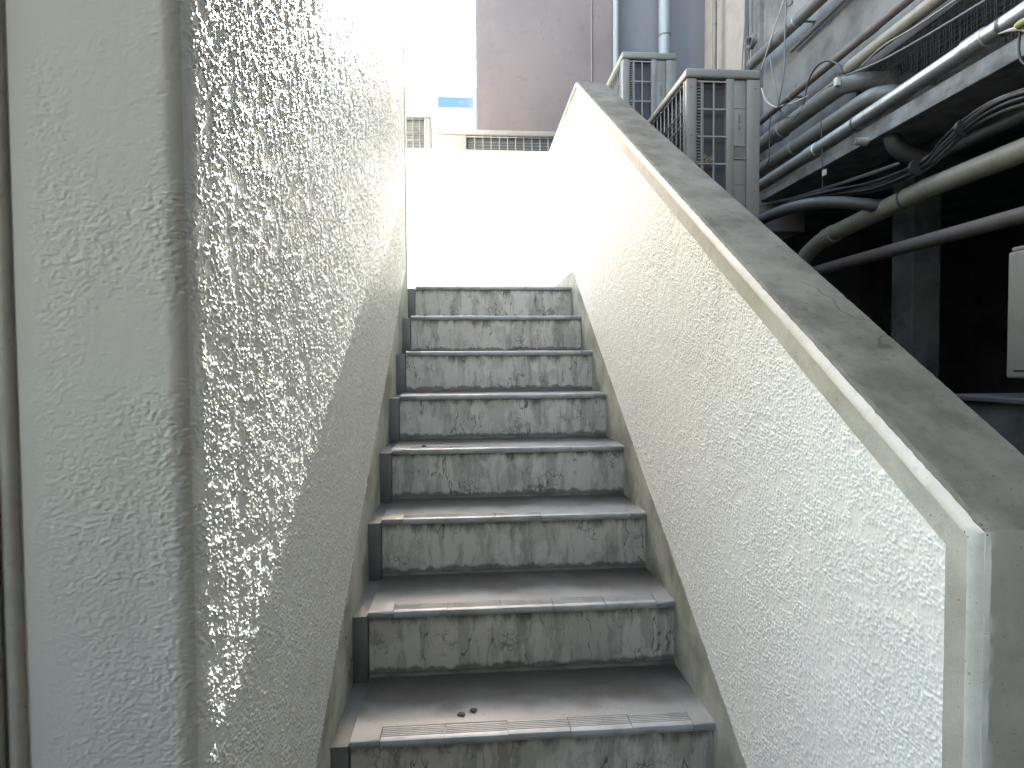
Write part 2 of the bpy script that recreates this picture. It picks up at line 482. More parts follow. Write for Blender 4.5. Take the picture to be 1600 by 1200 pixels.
# path: pillar face (x from -.47 to corner), quarter round, then along +y
s1 = np.arange(-.508, XL-RC, .0014)
n1 = len(s1)
th = np.linspace(0, math.pi/2, 26)[1:]
ys = [YF+RC]
while ys[-1] < YEND-.004: ys.append(ys[-1]+.0015*max(1, (ys[-1]/.9)**.9))
ys = np.array(ys[1:])
px_ = np.concatenate([s1, XL-RC+RC*np.sin(th), np.full(len(ys), XL)])
py_ = np.concatenate([np.full(n1, YF), YF+RC-RC*np.cos(th), ys])
nx_ = np.concatenate([np.zeros(n1), np.sin(th), np.ones(len(ys))])
ny_ = np.concatenate([-np.ones(n1), -np.cos(th), np.zeros(len(ys))])
arc = np.concatenate([[0], np.cumsum(np.hypot(np.diff(px_), np.diff(py_)))])
dview = np.maximum(py_, YF)
z_lo = np.clip(ZC-.86*dview, .05, None); z_hi = np.minimum(ZC+.80*dview, LZT-.05)
tA = np.linspace(0, 1, 9)[:-1]; tB = np.linspace(0, 1, 980); tC = np.linspace(0, 1, 9)[1:]
V2 = np.concatenate([z_lo[:, None]*tA, z_lo[:, None]+(z_hi-z_lo)[:, None]*tB, z_hi[:, None]+(LZT-z_hi)[:, None]*tC], 1)
U2 = np.repeat(arc[:, None], V2.shape[1], 1)
hh = stucco_h(U2, V2, 11, .0040)
# the end face was rubbed down: shallow sideways dents instead of crumbs
dent = blobs(U2*.9+V2*.2, V2*1.5-U2*.15, .0062, 42, .9)+.8*blobs(U2, V2*1.2, .0042, 45, .6)+.5*vnoise(U2, V2, .009, 43)+.3*vnoise(U2, V2, .003, 44)
dent = dent*(.72+.28*sst(vnoise(U2, V2, .07, 46)*.5+vnoise(U2, V2, .21, 47)*.5, .3, .65))
wd = np.interp(arc, [0, arc[n1-1], arc[n1+22]], [1, 1, 0])[:, None]
hh = hh*(1-wd)+dent*wd
amp = np.where(arc < s1[-1]-s1[0]-.02, .0009, .0024)
amp = np.interp(arc, [0, .03, arc[n1-1]-.03, arc[n1+25]+.01, arc[-1]], [.0001, .0009, .0010, .0029, .0029])
yy = np.interp(arc, arc, py_)
# smooth trowelled bands: far vertical edge and the skirting that follows the stairs
along = (nx_ > .99)
edge = np.where(along, sst(YEND-yy, .045, .055), 1.)
sk_top = np.where(yy < Yk(7), ZC-.8595+(yy-D1)*SL+.108, ZL+.108)
band = sst(V2-sk_top[:, None], 0, .004)
band = np.where(along[:, None], band, 1.)
patch = .35+.65*sst(vnoise(U2, V2, .13, 77), .25, .6)        # trowel left some areas flatter
patch = np.where(along[:, None], .8+.2*patch, patch)
disp = hh*amp[:, None]*edge[:, None]*band*patch+.0016*(vnoise(U2, V2, .5, 5)-.5)
disp = disp-.0022*(1-band)-.0015*(1-edge[:, None])
Pt = np.stack([px_[:, None]+nx_[:, None]*disp, py_[:, None]+ny_[:, None]*disp, V2], -1)
gf = kidl(gridmesh('stucco_face', Pt, M['wall_white']))
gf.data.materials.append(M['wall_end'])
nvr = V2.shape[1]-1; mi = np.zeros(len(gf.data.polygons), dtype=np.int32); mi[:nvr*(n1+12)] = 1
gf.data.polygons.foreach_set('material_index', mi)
kidl(MB().bbox(-2.62, XL+.004, YEND-.001, YEND+.012, 0, LZT, .003).build('end_trim', M['lip']))
kidl(MB().bbox(-2.65, XL+.03, YF-.02, YEND+.05, LZT, LZT+.08, .01).build('coping', M['cope']))
# return of the face left of the pillar: rounded jamb bead and the darker reveal behind it
kidl(MB().box(-2.6, -.509, YF+.002, YF+.049, 0, LZT-.01).build('plaster_return', M['smooth']))
tb = MB().tube([(-.522, YF+.004, 0), (-.5235, YF+.004, LZT-.02)], .0105, 14)
kidl(tb.build('jamb_bead', M['lip'], None, True))
kidl(MB().bbox(-.62, -.534, YF-.016, YF+.001, 0, LZT-.03, .004).build('door_jamb', M['smooth']))

# ------------------------------------------------------------------ right parapet
pw = empty('parapet', (XR+.07, 2, 0))
tag(pw, 'low white stucco parapet right of the stairs with a sloping grey coping', 'parapet')
pI = Matrix.Translation(pw.location).inverted()
def kidp(o): o.parent = pw; o.matrix_parent_inverse = pI; return o
path = [Vector((YW+.13, ZT)), Vector((YA, ZT)), Vector((YE, noseline(YE)+NC)), Vector((YE, -.02))]
def offset(path, n):
    """offset polyline inward (towards the wall body) by n with mitres"""
    out = []
    for i, p in enumerate(path):
        ns = []
        for a, b in ((i-1, i), (i, i+1)):
            if a < 0 or b >= len(path): continue
            d = (path[b]-path[a]).normalized(); ns.append(Vector((-d.y, d.x)))
        if len(ns) == 2:
            b_ = (ns[0]+ns[1]).normalized(); k_ = n/b_.dot(ns[0]); out.append(p+b_*k_)
        else: out.append(p+ns[0]*n)
    return out
def resample(path, step):
    out = []
    for a, b in zip(path[:-1], path[1:]):
        k_ = max(1, int((b-a).length/step))
        for i in range(k_): out.append(a+(b-a)*i/k_)
    return out+[path[-1]]
def sweep(name, prof, mat, jit=0., step=.02, smooth=30, seed=1, part=None):
    """prof: (x, n) list; n is measured inward from the outline"""
    rr = random.Random(seed); cols = []
    ls = [(b-a).length for a, b in zip(path[:-1], path[1:])]
    for x, n in prof:
        off = offset(path, n); pts = []
        for (a, b), L in zip(zip(off[:-1], off[1:]), ls):
            k_ = max(1, int(L/step))
            for i in range(k_): pts.append(a+(b-a)*i/k_)
        pts.append(off[-1]); cols.append(pts)
    kc = sum(max(1, int(L/step)) for L in ls[:2])
    if part: cols = [c[:kc+1] if part == 'top' else c[kc:] for c in cols]
    m_ = len(prof); n_ = len(cols[0]); V = []; Fc = []
    for i in range(n_):
        for a in range(m_):
            j1, j2, j3 = [(rr.random()-.5)*jit for _ in range(3)]
            if rr.random() < .05: j1 *= 3; j2 *= 3
            V.append((prof[a][0]+j1, cols[a][i].x+j2, cols[a][i].y+j3))
    for i in range(n_-1):
        for a in range(m_-1): q = i*m_+a; Fc.append((q, q+1, q+m_+1, q+m_))
    return kidp(obj(name, V, Fc, mat, None, smooth))
# normal sign: the path runs +y -> -y then down; body lies below / behind => n along (-d.y, d.x)
cprof = [(XR-.0085, .011), (XR-.0075, .003), (XR-.0035, -.0005), (XR+.004, -.001), (XO-.012, -.001), (XO-.003, .001), (XO, .006), (XO, .17)]
sweep('coping', cprof, M['cope'], .0009, .008, 35, 4, 'top')
sweep('end_face', cprof, M['endface'], .0008, .011, 35, 14, 'end')
sweep('coping_lip', [(XR-.003, .026), (XR-.012, .022), (XR-.0165, .018), (XR-.0165, .0125), (XR-.013, .0075), (XR-.0065, .0035)], M['lip'], .0005, .012, 40, 5)
sweep('border_band', [(XR+.004, .0655), (XR-.0035, .0640), (XR-.0035, .0245), (XR-.001, .0235)], M['smooth'], .0006, .02, 30, 6)
# body
inner = offset(path, .012)
poly = [(p.x, p.y) for p in inner]+[(YW+.13, -.02)]
v, f = prism(poly, XR+.006, XO-.002)
kidp(obj('wall_core', v, f, M['smooth']))
# stucco field: (s along y, t height) sheared grid, relief in -x
inn = offset(path, .064)
y_a, y_b = inn[2].x, inn[1].x
def topz(y): return np.where(y < y_b, inn[2].y+(y-y_a)*(inn[1].y-inn[2].y)/(y_b-y_a), inn[1].y)
yv = [y_a]
while yv[-1] < YW-.003: yv.append(yv[-1]+.0014*max(1, (yv[-1]/.95)**.9))
yv = np.array(yv)
tz = topz(yv)
skz = np.where(yv < Yk(7), noseline(yv)+.103, ZL+.085)
skz = np.where(yv < Yk(-2), .0, skz)
NT = 780
tt = np.linspace(0, 1, NT)
lo = np.maximum(skz-.02-.45*np.clip((1.0-yv)/.3, 0, 1), 0)
Z2 = lo[:, None]+(tz-lo)[:, None]*tt[None, :]
Y2 = np.repeat(yv[:, None], NT, 1)
h2 = stucco_h(Y2, Z2, 31, .0036)
pt2 = .6+.4*vnoise(Y2, Z2, .16, 88)
d2 = h2*.0026*pt2
kidp(gridmesh('stucco_face', np.stack([XR-d2, Y2, Z2], -1)[::-1], M['wall_right']))
# skirting band following the stairs, ragged lower edge hidden by the steps
V = []; Fc = []
ks = [(YE+.05, 0)]+[(yq, 0) for yq in np.arange(.70, YW+.01, .03)]
rs = random.Random(9)
for yq, _ in ks:
    top = noseline(yq)+.103 if yq < Yk(7) else ZL+.0823
    if yq < Yk(7): top = max(top, min(noseline(yq)+.103, ZL+.0823+.0))
    top = max(top, .09)
    e = (rs.random()-.5)*.002
    V += [(XR-.0020, yq, top-.35 if top > .5 else 0), (XR-.0030, yq, top-.002+e), (XR+.002, yq, top+e)]
for i in range(len(ks)-1):
    for a in range(2): q = i*3+a; Fc.append((q, q+1, q+4, q+3))
kidp(obj('skirting', V, Fc, M['skirt'], None, 30))
# same on the left wall: slightly proud plaster skirting (part of the left wall)
V = []; Fc = []
for yq in np.arange(.74, YEND, .03):
    top = noseline(yq)+.108 if yq < Yk(7) else ZL+.108
    top = max(top, .09); e = (rs.random()-.5)*.002
    V += [(XL+.0008, yq, top-.4 if top > .5 else 0), (XL+.0008, yq, top-.002+e), (XL-.006, yq, top+e)]
n = len(V)//3
for i in range(n-1):
    for a in range(2): q = i*3+a; Fc.append((q, q+3, q+4, q+1))
kidl(obj('skirting', V, Fc, M['skirt'], None, 30))

# ------------------------------------------------------------------ landing end wall
ew = empty('landing_wall', (0, YW, 0))
tag(ew, 'bright white wall closing the landing at the top of the stairs', 'wall')
def kide(o): o.parent = ew; o.matrix_parent_inverse = Matrix.Translation(ew.location).inverted(); return o
kide(MB().box(-2.6, XR+.005, YW, YW+.13, 0, 2.86).build('wall_body', M['wall_far']))
kide(MB().bbox(-2.62, XR-.003, YW-.008, YW+.14, 2.861, 2.888, .005).build('coping', M['lip']))

# ------------------------------------------------------------------ buildings behind
pb = empty('mauve_building', (1, 4.9, 0))
tag(pb, 'tall mauve painted building wall behind the landing, seam and pipes running up it', 'building')
def kidb(o, par): o.parent = par; o.matrix_parent_inverse = Matrix.Translation(par.location).inverted(); return o
YP = 4.9
kidb(MB().box(.122, 1.27, YP, 6.3, 0, 9.5).build('wall', M['purple']), pb)
kidb(MB().box(1.27, 3.4, YP+.05, 6.3, 0, 9.5).build('recessed_wall', M['bluegrey']), pb)
kidb(MB().box(1.27, 1.30, YP+.012, YP+.05, 0, 9.5).build('reveal', M['purple']), pb)
kidb(MB().tube([(1.045, YP, 0), (1.045, YP, 9.4)], .008, 8).build('seam_bead', M['purple'], None, True), pb)
kidb(MB().box(.098, .121, YP+.02, YP+.10, 0, 9.4).build('corner_flashing', M['bluegrey']), pb)

wb = empty('white_building', (-2, 9, 0))
tag(wb, 'white rendered building far behind the landing with a blue window band', 'building')
kidb(MB().box(-9, 2.5, 9, 14, 0, 5.37).build('wall', M['whitebld']), wb)
kidb(MB().bbox(-9.1, 2.6, 8.9, 14.1, 5.371, 5.47, .02).build('roof_edge', M['whitebld']), wb)
fr = kidb(MB().box(-.42, .165, 8.985, 8.999, 5.17, 5.36).build('window', M['whitebld']), wb)
obj('pane', *prism([(8.975, 5.195), (8.984, 5.195), (8.984, 5.345), (8.975, 5.345)], -.38, .145), M['blueglass'], fr)

# right building: upper wall, netted recess, beam, dark undercroft
XB = 2.0
rb = empty('service_building', (XB, 2, 0))
tag(rb, 'grey stained building on the right above a pitch dark undercroft full of pipes', 'building')
kidb(MB().box(XB, XB+.30, -2.6, 3.93, 2.865, 9).build('upper_wall', M['grey']), rb)
kidb(MB().box(XB+.02, XB+.30, 2.99, 3.929, 2.58, 2.864).build('lower_wall', M['grey']), rb)
kidb(MB().box(XB-.03, XB+.30, 3.931, 4.04, 2.3, 9).build('pilaster', M['grey']), rb)
kidb(MB().box(XB+.01, XB+.30, 4.041, YP+.2, 2.3, 9).build('beige_wall', M['beige']), rb)
kidb(MB().box(XB-.005, XB+.30, -2.6, 3.929, 2.54, 2.578).build('beam', M['beam']), rb)
kidb(MB().bbox(XB-.012, XB+.28, -2.6, 3.925, 2.497, 2.537, .004).build('beam_lower_edge', M['beam']), rb)
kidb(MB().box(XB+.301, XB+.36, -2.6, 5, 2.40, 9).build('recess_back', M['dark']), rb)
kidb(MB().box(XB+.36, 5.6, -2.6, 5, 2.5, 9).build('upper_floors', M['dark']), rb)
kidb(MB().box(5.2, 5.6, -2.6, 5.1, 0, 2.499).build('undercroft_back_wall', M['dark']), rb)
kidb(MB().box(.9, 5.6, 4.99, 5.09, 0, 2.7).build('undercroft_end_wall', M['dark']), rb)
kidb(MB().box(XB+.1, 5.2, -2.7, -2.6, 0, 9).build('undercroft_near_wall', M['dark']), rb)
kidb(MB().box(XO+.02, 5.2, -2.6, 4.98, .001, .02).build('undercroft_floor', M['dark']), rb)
for cy, cx in ((3.0, 2.35), (4.3, 2.3)):
    kidb(MB().bbox(cx, cx+.16, cy, cy+.16, .02, 2.495, .008).build('column', M['dark']), rb)
kidb(MB().bbox(1.88, 3.6, .9, 2.2, .02, 1.262, .006).build('plinth', M['dark']), rb)
kidb(MB().bbox(1.86, 3.6, .88, 2.22, 1.264, 1.285, .005).build('plinth_slab', M['pvcdark']), rb)

bb = empty('rear_building', (0, -3, 0))
tag(bb, 'plain rendered building behind the viewer closing the passage', 'building')
kidb(MB().box(-2.6, 5.6, -3.2, -2.71, 0, 5.2).build('wall', M['grey']), bb)
kidb(MB().box(-2.75, -2.601, -3.2, YF+.05, 0, 1.55).build('side_blocker', M['grey']), bb)  # added out of view to keep light from behind off the pillar

cp = MB().bbox(-2.75, 1.2, -2.70, .22, 2.70, 2.86, .01).build('blocker', M['grey']); tag(cp, 'flat concrete canopy added out of view to dim the foot of the stairs', 'blocker')  # unseen slab added above the viewer to shade the near pillar

# ------------------------------------------------------------------ air conditioners
def make_ac(name, w=.80, d=.32, h=.66):
    """local frame: x 0..d (side seen from -y), y 0..w, coil grille on the -x face, side panel on the -y face"""
    r = empty(name); ac, dk, wr = M['ac'], M['acdark'], M['wire']
    MB().bbox(.03, d-.02, .03, w-.02, .03, h-.05, .004).build('coil', dk, r)
    mb = MB()
    n = 26
    for i in range(n): z = .05+(h-.11)*i/n; mb.box(.0265, .0295, .03, w*.78, z, z+.004)
    mb.build('coil_tubes', M['pvc'], r)
    MB().bbox(-.003, d+.003, -.003, w+.003, h-.04, h, .010, 3).build('top_lid', ac, r, 40)
    MB().bbox(0, d, 0, w, 0, .03, .004).build('base_pan', ac, r, 40)
    # corner posts
    MB().bbox(0, .046, 0, .030, .03, h-.041, .009, 3).build('corner_post', ac, r, 40)
    MB().bbox(d-.058, d, 0, .03, .03, h-.041, .005).build('corner_post', ac, r, 40)
    MB().bbox(0, d, w-.19, w, .03, h-.041, .006).build('compressor_cover', ac, r, 40)
    # rear grille on the -x face
    mb = MB(); y0, y1 = .032, w-.19
    MB().bbox(0, .010, y0-.001, y0+.014, .03, h-.041, .002).build('grille_frame', wr, r)
    n = 11
    for i in range(1, n): y = y0+(y1-y0)*i/n; mb.tube([(.004, y, .03), (.004, y, h-.041)], .0026, 6)
    for z in (.060, .18, .31, .44, .50, h-.052): mb.tube([(.0015, y0, z), (.0015, y1, z)], .0028, 6)
    mb.build('rear_grille', wr, r, True)
    # side grille on the -y face: narrow comb, then two columns of openings
    mb = MB(); x0, x1 = .046, .176; gz0, gz1 = .035, h-.055
    for x, rr in ((.0655, .0030), (.118, .0032)): mb.bbox(x-rr, x+rr, .001, .008, gz0, gz1, .001, 1)
    mb.bbox(.0710, .0735, .001, .007, gz0, gz1, .001, 1)
    for i in range(6):
        z = gz0+(gz1-gz0)*i/5; mb.bbox(x0, x1, .0005, .0075, z-.0035, z+.0035, .001, 1)
    mb.build('side_grille', wr, r)
    mb = MB()
    for i in range(44): z = gz0+(gz1-gz0)*(i+.5)/44; mb.box(.047, .063, .009, .012, z-.0016, z+.0016)
    mb.build('comb_guard', wr, r)
    MB().bbox(.172, .205, -.001, .03, .03, h-.041, .003).build('frame_post', ac, r, 40)
    pn = MB().bbox(.206, .261, .010, .03, .03, h-.041, .002).build('service_panel', ac, r, 40)
    MB().bbox(.209, .259, .0065, .0095, .34, .348, .001, 1).build('panel_ledge', ac, pn)
    MB().bbox(.209, .259, .0055, .0095, .285, .293, .001, 1).build('panel_ledge', ac, pn)
    MB().box(.211, .257, .0085, .0098, .294, .338).build('handle_recess', M['pvc'], pn)
    MB().bbox(.230, .236, .004, .0098, .44, .475, .002).build('latch', M['greycable'], pn)
    MB().bbox(.231, .236, .003, .0098, .415, .428, .002).build('latch', M['greycable'], pn)
    MB().box(.2065, .2605, .0088, .0097, .5, .5015).build('panel_seam', M['pvc'], pn)
    MB().box(.2065, .2605, .0088, .0097, .18, .1815).build('panel_seam', M['pvc'], pn)
    for x in (.02, d-.022):
        for z in (.15, .38, .58): MB().tube([(x, -.0015, z), (x, .002, z)], .0028, 8).build('screw', M['pvcdark'], r, 40)
    return r
def copy_tree(o, par=None):
    c = o.copy(); C.objects.link(c)
    if par: c.parent = par; c.matrix_parent_inverse = o.matrix_parent_inverse.copy()
    for ch in [q for q in bpy.data.objects if q.parent == o]: copy_tree(ch, c)
    return c
G_AC = 'air conditioner outdoor units'
a1 = make_ac('air_conditioner'); a1.location = (.935, 2.49, 1.992)
tag(a1, 'beige air conditioner unit nearest the viewer behind the sloping parapet', 'air conditioner', G_AC)
a2 = copy_tree(a1); a2.location = (.925, 3.49, 2.572)
tag(a2, 'beige air conditioner unit set higher and farther behind the sloping parapet', 'air conditioner', G_AC)
a3 = copy_tree(a1); a3.rotation_euler = (0, 0, math.pi/2); a3.location = (.70, YW+.17, 2.434)
a3.scale = (1, 1.12, 1)
tag(a3, 'air conditioner with its wire grille showing just above the landing wall', 'air conditioner', G_AC)
a4 = copy_tree(a1); a4.rotation_euler = (0, 0, math.pi/2); a4.location = (-.27, YW+.72, 2.77)
tag(a4, 'air conditioner half hidden beyond the left stucco wall edge', 'air conditioner', G_AC)
bpy.context.view_layer.update()

def stand(x0, x1, y0, y1, z, label):
    t = empty('steel_stand', ((x0+x1)/2, (y0+y1)/2, 0)); tag(t, label, 'stand', 'steel stands under the air conditioners')
    for x in (x0, x1-.04):
        for y in (y0+.03, y1-.07): kidb(MB().bbox(x, x+.04, y, y+.04, .02, z-.041, .002).build('leg', M['galv']), t)
        kidb(MB().bbox(x, x+.04, y0, y1, z-.04, z-.001, .002).build('rail', M['galv']), t)
stand(.95, 1.24, 2.50, 3.28, 1.992, 'galvanised stand under the nearest air conditioner')
stand(.94, 1.23, 3.50, 4.28, 2.572, 'galvanised stand under the higher air conditioner')
stand(-.15, .70, YW+.17, YW+.52, 2.434, 'galvanised stand under the air conditioner behind the landing wall')
stand(-1.03, -.29, YW+.74, YW+1.02, 2.77, 'galvanised stand under the half hidden air conditioner')

# dry straw caught in the near unit's grille
mb = MB(); rr = random.Random(5)
for i in range(26):
    p = Vector((.935+.085+rr.uniform(-.018, .018), 2.485, 1.992+.27+rr.uniform(-.012, .016)))
    a = rr.uniform(-.5, 3.6); q = p+Vector((math.cos(a)*.02, rr.uniform(-.01, .004), math.sin(a)*.016))
    mb.tube([p, (p+q)/2+Vector((0, -.003, .003)), q], .0006, 4)
tag(mb.build('straw_tuft', M['straw']), 'tuft of dry straw caught in the near air conditioner grille', 'straw')

# ------------------------------------------------------------------ pipes
def pipe(name, label, pts, r, mat, cat='pipe', collars=(), cable=None, n=16, group=None, collar_mat=None, collar_r=1.12, cl=.02):
    pts = [Vector(p) for p in pts]; c = sum(pts, Vector())/len(pts)
    if not collars:
        o = MB().tube(pts, r, n).build(name, mat, None, 50); tag(o, label, cat, group); return o
    t = empty(name, tuple(pts[0])); tag(t, label, cat, group)
    kidb(MB().tube(pts, r, n).build('tube', mat), t)
    for nm, f_ in collars:
        L = (pts[-1]-pts[0]); seg = 0
        tot = [0]
        for a, b in zip(pts[:-1], pts[1:]): tot.append(tot[-1]+(b-a).length)
        s = f_*tot[-1]; i = max(0, min(len(pts)-2, next((k for k in range(len(tot)-1) if tot[k+1] >= s), 0)))
        dd = (pts[i+1]-pts[i]).normalized(); p = pts[i]+dd*(s-tot[i])
        if nm == 'clamp':
            kidb(MB().tube([p-dd*.006, p+dd*.006], r*1.07, n).build('clamp', M['pvcdark'], None, 40), t)
        elif nm == 'coupling':
            kidb(MB().tube([p-dd*.045, p-dd*.042, p+dd*.042, p+dd*.045], [r*1.0, r*1.14, r*1.14, r*1.0], n).build('coupling', mat, None, 40), t)
        elif nm == 'bracket':
            kidb(MB().tube([p-dd*.006, p+dd*.006], r*1.1, n).build('clamp', M['galv'], None, 40), t)
            kidb(MB().box(p.x, XB-.001, p.y-.012, p.y+.012, p.z-.004, p.z+.004).build('bracket', M['galv']), t)
    for o in t.children:
        for pl in o.data.polygons: pl.use_smooth = True
        o.data.set_sharp_from_angle(angle=R(50))
    return t
Y0, Y1 = 1.2, 3.92
pipe('pipe', 'thick dark grey pipe highest on the stained right wall', [(1.9, 3.90, 3.385), (1.9, 2.3, 3.31)], .034, M['pvc'], collars=[('bracket', .35)])
pipe('conduit', 'thin short conduit end just below the highest pipe', [(1.965, 3.52, 3.285), (1.965, 2.4, 3.285)], .013, M['pvc'], cat='conduit')
pipe('pipe', 'brown grey conduit crossing the stained wall diagonally in view above the thick pipes', [(1.93, Y1, 2.985), (1.93, 1.6, 2.985)], .021, M['rust'], collars=[('bracket', .2), ('coupling', .5)])
# light pipe ending in an elbow at its left end
el = spline([(2.05, 2.97, 2.86), (1.985, 2.97, 2.882), (1.945, 2.945, 2.889), (1.93, 2.90, 2.89)], 6)
pipe('pipe', 'pale pipe with an elbow at its left end along the top of the netting', el+[Vector((1.93, 1.7, 2.89))], .029, M['pvcbeige'], collars=[('clamp', .1)])
pipe('pipe', 'thick grey pipe leaving behind the near air conditioner, upper one', [(1.9, Y1, 2.806), *spline([(1.9, 2.98, 2.806), (1.91, 2.92, 2.804), (1.96, 2.875, 2.80), (2.05, 2.86, 2.80), (2.2, 2.86, 2.80)], 5)], .045, M['pvc'], collars=[('coupling', .3)])
pipe('pipe', 'thick grey pipe just under another thick pipe, above the silver one', [(1.93, Y1, 2.672), *spline([(1.93, 2.80, 2.672), (1.94, 2.74, 2.67), (1.99, 2.70, 2.665), (2.08, 2.69, 2.66), (2.2, 2.69, 2.66)], 5)], .040, M['pvc'], collars=[('bracket', .35)])
pipe('pipe', 'long shiny silver galvanised pipe running the length of the right wall', [(1.80, 3.9, 2.487), (1.80, 3.0, 2.50), (1.80, 1.2, 2.55)], .032, M['galv'], collars=[('coupling', .33), ('clamp', .46), ('clamp', .74), ('coupling', .70)])
pipe('pipe', 'dark pipe under the black cable bundle', [(2.2, 2.75, 2.372), (2.2, 1.3, 2.385)], .026, M['pvcdark'])
bp = spline([(2.25, 3.72, 1.75), (2.17, 3.70, 1.90), (2.10, 3.6, 2.04), (2.10, 3.45, 2.12), (2.10, 3.25, 2.15)], 6)
pipe('pipe', 'large beige drain pipe sweeping down at its left end in the dark undercroft', bp+[Vector((2.10, 2.6, 2.20)), Vector((2.10, 1.0, 2.215))], .046, M['pvcbeige'], collars=[('clamp', .42), ('coupling', .22)])
pipe('pipe', 'lowest brownish pipe in the undercroft below the beige drain pipe', [(2.14, 3.7, 1.97), (2.14, 1.0, 1.975)], .033, M['rust'])
pb_ = spline([(1.62, 3.9, 2.10), (1.66, 3.55, 2.19), (1.72, 3.25, 2.24), (1.85, 3.0, 2.24), (2.15, 2.85, 2.18)], 8)
pipe('pipe', 'dark bent pipe emerging beside the coping and curving into the undercroft', pb_, .030, M['pvcdark'])
dd_ = spline([at(1392, 95, X=2.12), at(1392, 150, X=2.08), at(1392, 200, X=2.05), at(1402, 232, X=2.08), at(1440, 248, X=2.2), at(1500, 250, X=2.4)], 6)
pipe('duct', 'dark flexible duct dropping behind the silver pipe and curving right', dd_, .038, M['pvcdark'], cat='duct')
# far wall pipes
pipe('drain_pipe', 'slim blue white pipe at the right end of the mauve wall', [(1.235, YP-.04, 0), (1.235, YP-.04, 9)], .026, M['bluepipe'], collars=[('clamp', .36)])
pipe('drain_pipe', 'wide pale blue drain pipe rising behind the farther air conditioner', [(1.63, YP-.06, 0), (1.63, YP-.06, 9)], .048, M['bluepipe'], collars=[('bracketless', .1), ('clamp', .452)])
pipe('drain_pipe', 'thin rust brown pipe rising behind the near air conditioner', [(1.93, 4.56, 2.3), (1.93, 4.56, 8)], .017, M['rust'], collars=[('clamp', .30)])

# vertical cable bundle on the corner and its tangle
def cable(label, pts, r, mat, k=8, cat='cable', group=None, name='cable'):
    o = MB().tube(spline(pts, k), r, 6).build(name, mat, None, True); tag(o, label, cat, group); return o
def bundle(name, label, pts, n, spread, r, mats, seed, cat='cable bundle'):
    t = empty(name, tuple(Vector(pts[0]))); tag(t, label, cat); q = random.Random(seed)
    for i in range(n):
        a = q.uniform(0, 6.28); s = spread*math.sqrt(q.random())
        ps = []
        for p in pts:
            ss = q.uniform(.6, 1.25); a += q.uniform(-.35, .35)
            ps.append(Vector(p)+Vector((math.cos(a)*s*ss*.6, q.uniform(-.02, .02), math.sin(a)*s*ss)))
        kidb(MB().tube(spline(ps, 7), r*q.uniform(.7, 1.25), 6).build('strand', mats[i % len(mats)], None, True), t)
    return t
def bundle_v(name, label, x, y, z0, z1, n, w_, seed):
    t = empty(name, (x, y, z0)); tag(t, label, 'cable bundle'); q = random.Random(seed)
    for i in range(n):
        dx = q.uniform(-w_, w_)
        ps = [(x+dx*.3*q.random()-.02*q.random(), y+dx+q.uniform(-.02, .02), z0+(z1-z0)*j/7) for j in range(8)]
        kidb(MB().tube(spline(ps, 4), q.uniform(.004, .010), 6).build('strand', (M['greycable'], M['pvc'], M['black'])[i % 3], None, True), t)
    return t
bundle_v('cable_bundle', 'vertical bundle of grey cables climbing the building corner right of the rust pipe', 1.94, 4.02, 2.6, 5.5, 9, .10, 4)
mb = MB(); q = random.Random(8)
for i in range(14):
    a = [q.uniform(0, 6.28) for _ in range(2)]
    c = at(1174, 66, X=1.90)
    ps = [c+Vector((q.uniform(-.02, .02), .05*math.cos(a[0]+j*.9)*q.uniform(.6, 1), .045*math.sin(a[0]+j*.9)*q.uniform(.6, 1))) for j in range(8)]
    mb.tube(spline(ps, 5), .0035, 5)
tag(mb.build('cable_coil', M['greycable'], None, True), 'tangled coil of cable tied on the vertical cable bundle', 'cable coil')

# loose cables over the right wall
XC = 1.86
cable('pale cable stretched from the top edge down to the near air conditioner corner', [at(1228, -10, X=XC), at(1205, 60, X=XC), at(1188, 112, X=XC)], .0045, M['whitecable'])
cable('grey cable hanging from the top down to the knot on the brown conduit', [at(1229, -10, X=XC), at(1226, 60, X=XC), at(1225, 110, X=XC), at(1217, 160, X=XC)], .0042, M['greycable'])
cable('pale cable dropping from the thick top pipe to the knot', [at(1203, 85, X=XC), at(1207, 115, X=XC), at(1214, 145, X=XC), at(1216, 165, X=XC)], .0048, M['greycable'])
cable('white cable bowing from the air conditioner edge to the knot', [at(1190, 138, X=XC), at(1196, 156, X=XC), at(1208, 166, X=XC), at(1218, 167, X=XC)], .005, M['whitecable'])
cable('pale cable running right from the knot across the wall', [at(1216, 167, X=XC), at(1240, 160, X=XC), at(1262, 150, X=XC)], .004, M['whitecable'])
cable('black cable looping from the knot up over the brown conduit', [at(1217, 170, X=XC), at(1228, 183, X=XC), at(1246, 180, X=XC), at(1256, 162, X=XC), at(1262, 130, X=XC), at(1275, 105, X=XC), at(1292, 95, X=XC), at(1310, 101, X=XC), at(1316, 115, X=XC)], .005, M['black'])
cable('short black cable loop hanging at the top of the pale cable', [at(1226, -5, X=XC), at(1230, 10, X=XC), at(1238, 4, X=XC), at(1232, -8, X=XC)], .004, M['black'])
cable('black cable lying along the top of the thick grey pipe', [at(1262, 163, X=XC), at(1285, 143, X=XC), at(1306, 130, X=XC)], .004, M['black'])
cable('pale cable stretched from the connector across the netting to the upper right', [at(1322, 118, X=1.88), at(1370, 98, X=1.88), at(1430, 66, X=1.88), at(1540, 0, X=1.88), at(1580, -28, X=1.88)], .005, M['greycable'])
cable('second cable stretched over the netting just under the pale pipe', [at(1345, 104, X=1.89), at(1380, 72, X=1.89), at(1430, 42, X=1.89), at(1500, -5, X=1.89)], .004, M['pvcbeige'])
